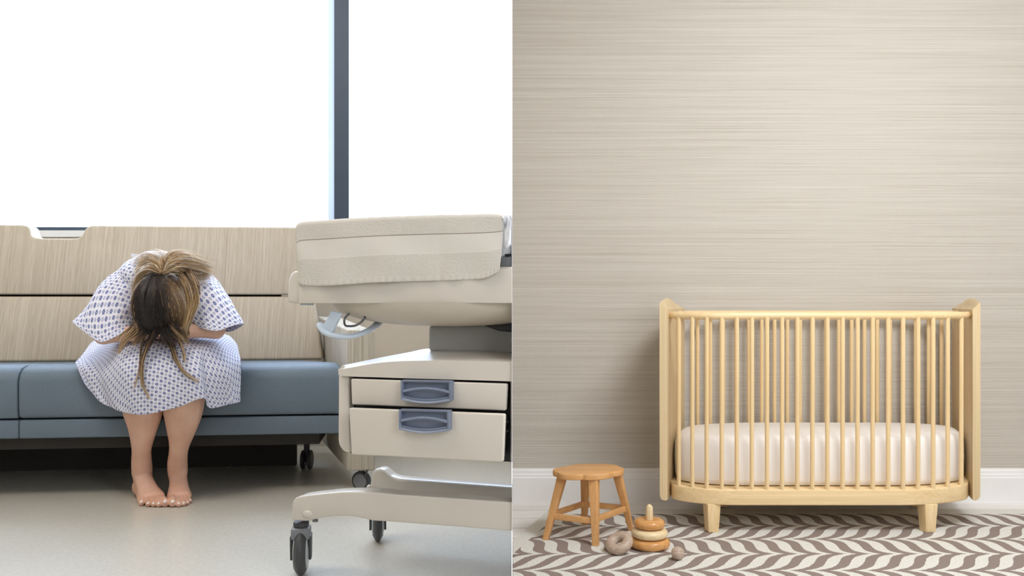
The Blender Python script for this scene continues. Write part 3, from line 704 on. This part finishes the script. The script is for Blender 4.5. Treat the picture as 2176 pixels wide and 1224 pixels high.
c1 = T(640, 1107, .03); big_caster(c1, .060, .030, T(640, 1107, .03).z)
c2 = T(803, 1050, .37); big_caster(V(c2.x, c2.y, 0), .053, .026, FL+.145)
MB().lathe([(.007, 0), (.007, .005)], T(670, 1105, .03)-V(0, 0, .004), 14).build('bolt', M_chrome, tr)
# cabinet: post, cover, carcass, drawers
MB().prism(TP([(719, 797), (741.5, 799), (744, 961), (738, 962), (728, 958), (720, 946), (718, 935)], .012), tn_*.06).build('post', M_shell, tr, bevel=.005)
MB().prism(TP([(1084, 806), (1150, 812), (1150, 990), (1084, 982)], .012), tn_*.06).build('post', M_shell, tr, bevel=.004, clip=True)
cover_f = [(719,786),(722,785),(760,778.5),(806,771),(865,767),(953,766.5),(1041,768),(1087,769.5),(1150,773)]
cover_b = [(735,779),(745,776),(780,768),(815,760),(870,748.5),(906,741),(960,739.5),(1026,739.4),(1090,743.5),(1150,748)]
cf = catmull([tuple(T(x, y, .0)) for x, y in cover_f], 30)
cb_ = catmull([tuple(T(x, y, .02 if q == 0 else (.06 if q == 1 else (.14 if q == 2 else (.22 if q == 3 else .29))))) for q, (x, y) in enumerate(cover_b)], 30)
G = [[tuple(Vector(cf[j])*(1-t_)+Vector(cb_[j])*t_+V(0, 0, .006*math.sin(math.pi*t_))) for j in range(30)] for t_ in np.linspace(0, 1, 8)]
mb = MB(); G = np.array(G); a_, b_ = G.shape[:2]
lowf = catmull([tuple(T(x, y, 0)) for x, y in ((719, 797), (744, 800), (806, 802), (865, 804), (953, 806.5), (1041, 809), (1087, 810.6), (1120, 812), (1150, 813))], 30)
lowb = [np.array((G[-1, j][0], G[-1, j][1], lowf[j][2])) for j in range(30)]
G2 = np.concatenate([[lowf], G, [lowb]]); mb.grid(G2)
n0 = len(G2)
fs = [tuple((i*30) for i in range(n0)), tuple((i*30+29) for i in range(n0-1, -1, -1))]
mb.add([], []); mb.f += fs; mb.f += [((n0-1)*30+j, 0*30+j, 0*30+j+1, (n0-1)*30+j+1) for j in range(29)]
mb.hasuv = False
mb.build('top_cover', M_shell, tr, bevel=0, clip=True, smooth=40)
mb = MB().prism(TP([(742, 799), (1150, 812), (1150, 985), (744, 962)], .035), tn_*.26); mb.build('carcass', M_black, tr, clip=True)
MB().prism(TP([(726, 799), (741, 800), (741, 958), (727, 955)], .07), tn_*.22).build('side_panel', M_shell, tr, bevel=.003)
def drawer(q, v, hx0, hy0, hx1, hy1):
    d = MB().prism(TP(q, v), tn_*.016).build('drawer', M_shell, tr, bevel=.004)
    # tray behind the face
    (xa, ya), (xb_, yb), (xc, yc), (xd, yd) = q
    MB().prism(TP([(xa+8, ya+6), (xb_-6, yb+6), (xc-6, yc-8), (xd+8, yd-8)], v+.016), tn_*.045).build('drawer_box', M_mgrey, d)
    for yy in (ya+(yd-ya)*.22, ya+(yd-ya)*.42):
        MB().prism(TP([(xb_-4.5, yy+8), (xb_+1, yy+8), (xb_+1, yy+12), (xb_-4.5, yy+12)], v+.018), tn_*.03).build('slide', M_dgrey, d)
    def rr(x0, y0, x1, y1, sag, n=10):
        o_ = [(x0, y0)]; o_ += [(x0+(x1-x0)*k_/n, y0) for k_ in range(1, n)]; o_ += [(x1, y0)]
        o_ += [(x1, y0+(y1-y0-sag)*k_/4) for k_ in range(1, 4)]
        o_ += [(x1-(x1-x0)*k_/n, y1-sag+sag*math.sin(math.pi*min(1, max(0, k_/n)))) for k_ in range(0, n+1)]
        o_ += [(x0, y1-sag-(y1-y0-sag)*k_/4) for k_ in range(1, 4)]
        return o_
    out = rr(hx0, hy0, hx1, hy1, 7); inn = rr(hx0+5, hy0+4, hx1-5, hy1-5, 7)
    sl_ = (q[1][1]-q[0][1])/(q[1][0]-q[0][0])
    tl = lambda L: [(x, y+(x-(hx0+hx1)/2)*sl_*.6) for x, y in L]
    h_ = MB().ring(TP(tl(out), v-.020), TP(tl(inn), v-.016), tn_*.021).build('handle', M_handle, d, bevel=.0012)
    MB().prism(TP(tl(inn), v-.0025), tn_*.003).build('recess', M_handle, h_)
    # curved grip lip crossing the recess
    w_ = hx1-hx0; gp = [(hx0+4+ (w_-8)*k_/12, hy0+21-7*math.sin(math.pi*k_/12)) for k_ in range(13)]; gq = [(hx0+4+(w_-8)*k_/12, hy0+27-8*math.sin(math.pi*k_/12)) for k_ in range(13)]
    MB().prism(TP(tl(gp+gq[::-1]), v-.021), tn_*.010).build('grip', M_handle, h_, bevel=.002)
    lp = [(hx0+4+(w_-8)*k_/12, hy1-17+7*math.sin(math.pi*k_/12)) for k_ in range(13)]; lq = [(hx0+4+(w_-8)*k_/12, hy1-12+7*math.sin(math.pi*k_/12)) for k_ in range(13)]
    MB().prism(TP(tl(lp+lq[::-1]), v-.014), tn_*.011).build('lip', M_handle, h_, bevel=.0012)
drawer([(745, 805), (1077, 815.5), (1074, 873), (747, 860)], -.004, 851, 809, 958, 858)
drawer([(741, 867), (1072, 880), (1068, 982), (746, 966)], -.03, 847, 871.5, 954, 921)
# column, tub, rim
MB().prism(TP([(909, 690), (1200, 690), (1200, 760), (909, 748)], .16), tn_*.13).build('column', M_col, tr, bevel=.012, clip=True)
mb = MB(); cx_ = T(948, 646, .13); rows = []
for i in range(13):
    t_ = i/12; z_ = T(948, 643.5, 0).z-(.060)*math.sin(t_*math.pi/2); k_ = math.cos(t_*math.pi/2)**.8
    row_ = []
    for j in range(48):
        a_ = 2*math.pi*j/48; p = cx_+T.e*(.315*k_*math.cos(a_))+T.n*(.155*k_*math.sin(a_)); row_.append(V(p.x, p.y, z_))
    rows.append(row_)
vs = [p for r_ in rows for p in r_]; fs = [(i*48+j, i*48+(j+1)%48, (i+1)*48+(j+1)%48, (i+1)*48+j) for i in range(12) for j in range(48)]
fs += [tuple(range(47, -1, -1)), tuple(12*48+j for j in range(48))]
mb.add(vs, fs).build('tub', M_tub, tr, clip=True, smooth=60)
rim = [(609.5, 644), (610, 620), (612.5, 592), (617, 581), (624, 576), (640, 574.5), (800, 571), (1088, 566), (1200, 563), (1200, 644.5), (640, 645)]
MB().prism(TP(rim, -.012), tn_*.28).build('rim', M_shell, tr, bevel=.008, clip=True)
MB().prism(TP([(634.5, 579), (1200, 569), (1200, 643.5), (634.5, 644)], -.0165), tn_*.004).build('rim_panel', M_shell, tr, bevel=.001, clip=True)
MB().prism(TP([(637, 645), (655, 645), (654, 649), (638, 649)], .0), tn_*.03).build('clip', M_lgrey, tr, bevel=.001)
MB().prism(TP([(642, 486), (1062, 462), (1200, 456), (1200, 572), (642, 576)], .004), tn_*.25).build('basin', M_sheet, tr, bevel=.006, clip=True)
MB().prism(TP([(1063, 545), (1200, 541), (1200, 566.5), (1063, 567)], -.002), tn_*.05).build('basin_base', M_mgrey, tr, bevel=.002, clip=True)
MB().prism(TP([(1072, 540), (1085, 539), (1082, 546), (1074, 546)], -.004), tn_*.01).build('latch', M_black, tr, bevel=.001)
MB().prism(TP([(1028, 692), (1070, 683), (1200, 660), (1200, 720), (1088, 706), (1058, 703)], .10), tn_*.05).build('release_lever', M_black, tr, bevel=.004, clip=True)
# pale loop handle under the rim
hl = [(700, 668, .02), (688, 686, .01), (680, 692, .0), (690, 706, .0), (715, 714, .01), (745, 715, .03), (775, 706, .06), (795, 694, .09), (806, 684, .12)]
C_ = catmull([tuple(T(*q)) for q in hl[2:]], 26)
MB().tube([c[:3] for c in C_], [(.0068, .012)]*26, 14, rounded=True, side=(0, 0, 1)).build('loop_handle', M_loop, tr, smooth=180)
MB().prism(TP([(703, 660), (724, 666), (700, 716), (686, 711), (674, 696), (673, 686), (679, 684), (687, 689)], .0), tn_*.014).build('handle_bracket', M_loop, tr, bevel=.004)
C_ = [T(744, 665, .05), T(733, 676, .045), T(732, 688, .04), T(738, 693, .035), T(758, 691, .03), T(774, 678, .03), T(776, 668, .04)]
MB().tube(catmull([tuple(c) for c in C_], 22), .0028, 10).build('wire_hook', M_chrome, tr, smooth=180)
# towel over the basin
top = [(628,479),(640,470),(690,465.5),(740,462),(800,459),(850,457),(930,454.5),(1000,453.5),(1050,452),(1068.5,454)]
bot = [(633,603),(645,606.5),(680,608),(735,605),(790,601),(850,599),(930,597),(985,595),(1030,591),(1060,577)]
tt = catmull([(x, y) for x, y in top], 90); bt_ = catmull([(x, y) for x, y in bot], 90)
G = []; UVs = []
def vy(s_, t_): return -.0255+.004*math.sin(s_*9+1)*t_+.0026*math.sin(s_*31+t_*2)*t_+.002*math.sin(s_*17-t_*6)*math.sin(t_*3.1)+.006*t_*math.exp(-((s_-.68)/.02)**2)-.006*t_*math.exp(-((s_-.29)/.05)**2)
rows_t = [(-.45, 1), (-.3, 1), (-.15, 1), (-.04, 1)]+[(q/26, 0) for q in range(27)]
for t_, bk in rows_t:
    row_ = []
    for j in range(90):
        s_ = j/89
        if bk: x, y = tt[j][0]*(1+t_)+bt_[j][0]*(-t_), tt[j][1]*(1+t_)+bt_[j][1]*(-t_); p = T(x, y, .016 if t_ < -.1 else .008)
        else:
            x = tt[j][0]*(1-t_)+bt_[j][0]*t_+3*math.sin(t_*3)*(1 if j > 60 else 0)*(s_-.66)*3; y = tt[j][1]*(1-t_)+bt_[j][1]*t_
            p = T(x, y, vy(s_, t_) if t_ > .03 else -.012)
        row_.append(tuple(p)); UVs.append((s_*.5, max(t_, 0)))
    G.append(row_)
tw = MB().grid(G, .0035, UVs).build('towel', M_towel, smooth=180, recalc=True, label='off-white terry towel draped over the side of the bassinet', cat='towel')
sb = tw.modifiers.new('sub', 'SUBSURF'); sb.levels = 1; sb.render_levels = 1
g2 = [[tuple(T(x_, y_, -.03+.008*math.sin(x_*.4+y_*.05))) for x_ in (1072, 1077, 1082, 1086.5)] for y_ in (457, 470, 490, 510, 522, 528)]
for q in range(4): g2[-1][q] = tuple(T((1073, 1077, 1082, 1086.5)[q], (526, 528, 524, 517)[q], -.028))
MB().grid(g2, .003).build('folded_sheet', M_sheet, smooth=180, label='sliver of white folded cloth hanging beside the towel at the bassinet corner', cat='sheet')

# ------------------------------------------------------------------ NURSERY
# rug
pts = [V(.0028, 2.3, 0), V(3.15, 2.3, 0), V(3.15, 3.972, 0), V(.174, 3.972, 0), V(.0028, 3.448, 0)]
MB().prism([p+V(0, 0, .0005) for p in pts], (0, 0, .0065)).build('rug', M_rug, loc=(RUGX, RUGY, .0005), smooth=0, label='flat woven rug with rows of taupe and cream leaves under the crib', cat='rug')
RZ = .007
# crib
CA = .0714
def cp(h_, Y, z): # h_: offset from the crib's long centre, in its own slightly raked plan
    return V(CA+h_+(1707-CX)/F*Y, Y, z)
crib = thing('crib', cp(0, 3.9, 0), 'birch baby crib with round spindles and curved end boards on the patterned rug', 'crib')
YF, YK = 3.57, 4.095
half = [(.651, 3.74), (.632, 3.69), (.6014, 3.654), (.539, 3.616), (.4754, 3.592), (.411, 3.578), (.345, 3.571), (.2, 3.57), (0, 3.57)]
YM = 3.84
def mirror(Y): return YM+(YM-Y)*(YK-YM)/(YM-YF)
front = [(-a_, y) for a_, y in half]+[(a_, y) for a_, y in half[-2::-1]]
backp = [(a_, mirror(y)) for a_, y in front]
# end boards
for s_ in (-1, 1):
    mb = MB(); rows = []
    for i in range(9):
        t_ = i/8; Y = 3.65+(4.09-3.65)*t_; arch = .022*math.sin(math.pi*min(1, t_*1.15))-.012*t_
        zo = .968+arch; zi = .937
        sec = [(.651, .124), (.664, .122), (.676, .128), (.683, .142), (.684, .5), (.684, zo-.01), (.681, zo), (.674, zo-.007), (.664, zo*.55+zi*.45-.006), (.656, zi+.004), (.651, zi), (.651, .5)]
        rows.append([cp(s_*(h_-.012*t_), Y, z_) for h_, z_ in sec])
    n = len(rows[0]); vs = [p for r_ in rows for p in r_]
    fs = [(i*n+j, i*n+(j+1)%n, (i+1)*n+(j+1)%n, (i+1)*n+j) for i in range(8) for j in range(n)]+[tuple(range(n)), tuple(8*n+j for j in range(n-1, -1, -1))]
    mb.add(vs, fs).build('end_board', M_birche, crib, smooth=40)
# rails
for P_ in (front, backp):
    C_ = catmull([tuple(cp(a_, y, .911)) for a_, y in P_], 90)
    MB().tube(C_, .0155, 18).build('top_rail', M_birch, crib, smooth=180)
# base ring board
out = [(a_*1.0, y-.018 if abs(a_) < .64 else y) for a_, y in front]
loop = catmull([(a_, y) for a_, y in out], 60)+catmull([(a_, mirror(y)) for a_, y in out], 60)[::-1]
MB().prism([cp(p[0], p[1], .124) for p in loop], (0, 0, .066)).build('base_board', M_birch, crib, bevel=.006)
# legs
for px0, px1 in ((1496.5, 1528), (1954, 1987.5)):
    xc = (px0+px1)/2
    for Y in (3.595, 4.03):
        h_ = (xc-1707)*3.595/F-CA
        c0 = cp(h_, Y, RZ); c1_ = cp(h_, Y, .126); b_, t_ = .0225, .029; ro = Matrix.Rotation(.16, 3, 'Z')
        MB().hexa([c0+ro @ V(x*b_, y*b_, 0) for x, y in ((-1, -1), (1, -1), (1, 1), (-1, 1))], [c1_+ro @ V(x*t_, y*t_, 0) for x, y in ((-1, -1), (1, -1), (1, 1), (-1, 1))]).build('leg', M_birchv, crib, bevel=.003)
# spindles
fx = [1443.2, 1471.7, 1502.3, 1534, 1566, 1597.9, 1630, 1662, 1694.3, 1726.2, 1758, 1790.3, 1822, 1854.2, 1886.9, 1918.3, 1950.3, 1982.2, 2013.1, 2042]
def ycurve(h_):
    h_ = abs(h_); xs = [a_ for a_, y in half][::-1]; ys = [y for a_, y in half][::-1]; return float(np.interp(h_, xs, ys))
sp0 = None
def spindle(p):
    global sp0
    if sp0 is None:
        mb = MB().tube([V(0, 0, .185), V(0, 0, .20), V(0, 0, .55), V(0, 0, .898), V(0, 0, .906)], [.0088, .009, .009, .009, .0075], 16)
        me_mb = MB(); me_mb.v = [v+crib.location*1 for v in mb.v]; me_mb.f = mb.f; me_mb.uv = mb.uv
        sp0 = me_mb.build('spindle', M_birchv, crib, smooth=50); sp0.location = (p.x-crib.location.x, p.y-crib.location.y, 0); return
    o = sp0.copy(); COL.objects.link(o); o.parent = crib; o.location = (p.x-crib.location.x, p.y-crib.location.y, 0)
for x in fx:
    h_ = (x-1707)*3.58/F-CA
    for _ in range(4): h_ = (x-1707)*ycurve(h_)/F-CA
    spindle(cp(h_, ycurve(h_)-.008, 0))
for i in range(20):
    x = 1482.2+(2000.6-1482.2)*i/19; spindle(cp((x-1707)*4.097/F-CA, mirror(3.571)+.002, 0))
# mattress: soft rounded slab following the plan of the crib
def msec(k, z, sh=0):
    L = []
    for a_, y in [(-a2, y2) for a2, y2 in half]+[(a2, y2) for a2, y2 in half[-2::-1]]:
        yy = y+.035; L.append((a_*.985, yy))
    L2 = catmull(L, 90)+catmull([(a_, mirror(y)+0) for a_, y in L], 90)[::-1]
    return [cp(p[0]*k, YM+(p[1]-YM)*((1-(1-k)*2.0) if k > .87 else k*.76/.88), z+sh) for p in L2]
secs = [(.955, .192), (.985, .197), (.992, .22), (.997, .29), (.992, .355), (.982, .378), (.965, .392), (.94, .399), (.88, .403), (.7, .406), (.35, .408), (.02, .408)]
R3_ = []
for q, (k_, z_) in enumerate(secs):
    ring_ = msec(k_, z_)
    if 1 < q < 6:
        for j in range(len(ring_)):
            ring_[j] = ring_[j]+V(0, (.0012*math.sin(j*.9)+.0016*math.sin(j*.37+1)) if j < 90 else 0, 0)
    R3_.append(ring_)
n = len(R3_[0]); vs = [p for r_ in R3_ for p in r_]
fs = [(i*n+j, i*n+(j+1)%n, (i+1)*n+(j+1)%n, (i+1)*n+j) for i in range(len(secs)-1) for j in range(n)]+[tuple(range(n-1, -1, -1)), tuple((len(secs)-1)*n+j for j in range(n))]
MB().add(vs, fs).build('crib_mattress', M_mattress, smooth=180, loc=cp(0, 3.9, .192), label='thick white fitted-sheet mattress lying inside the birch crib', cat='mattress')

# stool
st = thing('stool', V(.324, 3.54, RZ), 'small honey wood stool with scalloped seat and four splayed legs left of the crib', 'stool')
sc_ = V(.316, 3.535, 0); n = 96; pts = []
for i in range(n):
    a_ = 2*math.pi*i/n; r_ = .137*(1+.13*(abs(math.cos(3*a_))**.55-.75))
    pts.append(V(sc_.x+r_*1.03*math.cos(a_)+SK*.9*r_*.86*math.sin(a_), sc_.y+r_*.86*math.sin(a_), .256))
MB().prism(pts, (0, 0, .024)).build('seat', M_honey, st, bevel=.004, smooth=40)
legs = {'A': ((1195.5, 1018, 3.505), (1159.5, 1150, 3.47), .016, .0115), 'B': ((1262, 1020, 3.45), (1266, 1163, 3.384), .0165, .0115), 'C': ((1311, 1012, 3.575), (1342, 1131, 3.603), .0155, .0105), 'D': ((1244, 1015, 3.62), (1242, 1118, 3.70), .0155, .011)}
LP = {}
for k_, (t_, b_, wt_, wb_) in legs.items():
    tp_ = W(*t_); tp_.z = .258; bt2 = W(*b_); bt2.z = RZ; LP[k_] = (tp_, bt2)
    ro = Matrix.Rotation(-.42, 3, 'Z')
    q = [(-1, -1), (1, -1), (1, 1), (-1, 1)]
    MB().hexa([bt2+ro @ V(x*wb_, y*wb_, 0) for x, y in q], [tp_+ro @ V(x*wt_*1.12, y*wt_*1.12, 0) for x, y in q]).build('leg', M_honeyv, st, bevel=.002)
def onleg(k_, z): a_, b_ = LP[k_]; t_ = (z-b_.z)/(a_.z-b_.z); return b_.lerp(a_, t_)
for a_, b_, z_ in (('A', 'B', .098), ('B', 'C', .103), ('C', 'D', .103), ('D', 'A', .106)):
    p, q = onleg(a_, z_), onleg(b_, z_); d = (q-p).normalized(); s_ = V(-d.y, d.x, 0).normalized()*.007; u = V(0, 0, .0115)
    MB().hexa([p-s_-u, q-s_-u, q+s_-u, p+s_-u], [p-s_+u, q-s_+u, q+s_+u, p+s_+u]).build('stretcher', M_honey, st, bevel=.0015)

# stacking toy: each ring is a thing of its own on the peg
tc_ = W(1380, 1166, 3.36); tx, ty = tc_.x, tc_.y
def squircle(R, r, h): return MB().torus((tx, ty, 0), R, r, h)
def ringthing(z, Ro, h, mat, lab):
    r = .027 if Ro > .06 else .024; mb = MB(); R = Ro-r; N_, M_ = 56, 24; vs = []; fs = []
    for i in range(N_):
        a_ = 2*math.pi*i/N_
        for k_ in range(M_):
            b_ = 2*math.pi*k_/M_; cb2, sb2 = math.cos(b_), math.sin(b_)
            q = R+r*math.copysign(abs(cb2)**.85, cb2); vs.append(V(tx+q*math.cos(a_), ty+q*math.sin(a_), z+h*math.copysign(abs(sb2)**.85, sb2)))
    for i in range(N_):
        for k_ in range(M_): fs.append((i*M_+k_, ((i+1)%N_)*M_+k_, ((i+1)%N_)*M_+(k_+1)%M_, i*M_+(k_+1)%M_))
    return mb.add(vs, fs).build('toy_ring', mat, smooth=180, label=lab, cat='toy ring', group='wooden toy rings')
ringthing(RZ+.0195, .080, .0195, M_toyd, 'largest amber wooden ring, lowest on the toy stack')
ringthing(RZ+.0575, .0715, .0185, M_toyl, 'pale cream wooden ring in the middle of the toy stack')
ringthing(RZ+.0945, .0605, .0185, M_toyd, 'smaller amber wooden ring on top of the toy stack')
pt = [(.0145, 0), (.0145, .150), (.0135, .158), (.010, .164), (.005, .168), (.001, .1695)]
MB().lathe(pt, V(tx, ty, RZ), 8).build('toy_peg', M_toyl, smooth=0, bevel=.0006, label='pale wooden peg standing up through the stacked toy rings', cat='toy peg')
Mr = Matrix.Rotation(math.radians(-24), 3, 'Y') @ Matrix.Rotation(math.radians(22), 3, 'X')
rc = W(1316, 1163, 3.285); low = .034*math.sin(math.radians(32))+.0195
rc.z = max(rc.z, 0)
MB().torus((0, 0, 0), .034, .0205, M=Mr).build('toy_ring', M_toyg, loc=(0, 0, 0), smooth=180, label='grey-brown wooden ring leaning against the left side of the toy stack', cat='toy ring', group='wooden toy rings')
ro_ = bpy.context.scene.objects[-1] if False else None
gr_ = [o for o in COL.objects if o.get('label', '').startswith('grey-brown')][0]
zmin = min(v.co.z for v in gr_.data.vertices); gr_.location = (rc.x, rc.y, RZ-zmin)
bc = W(1440, 1180, 3.2); MB().ell(V(bc.x, bc.y, RZ+.0245), (.0245, .0245, .0245), n=32, m=20).build('toy_ball', M_toyg, smooth=180, label='small grey-brown wooden ball on the rug right of the toy stack', cat='toy ball')
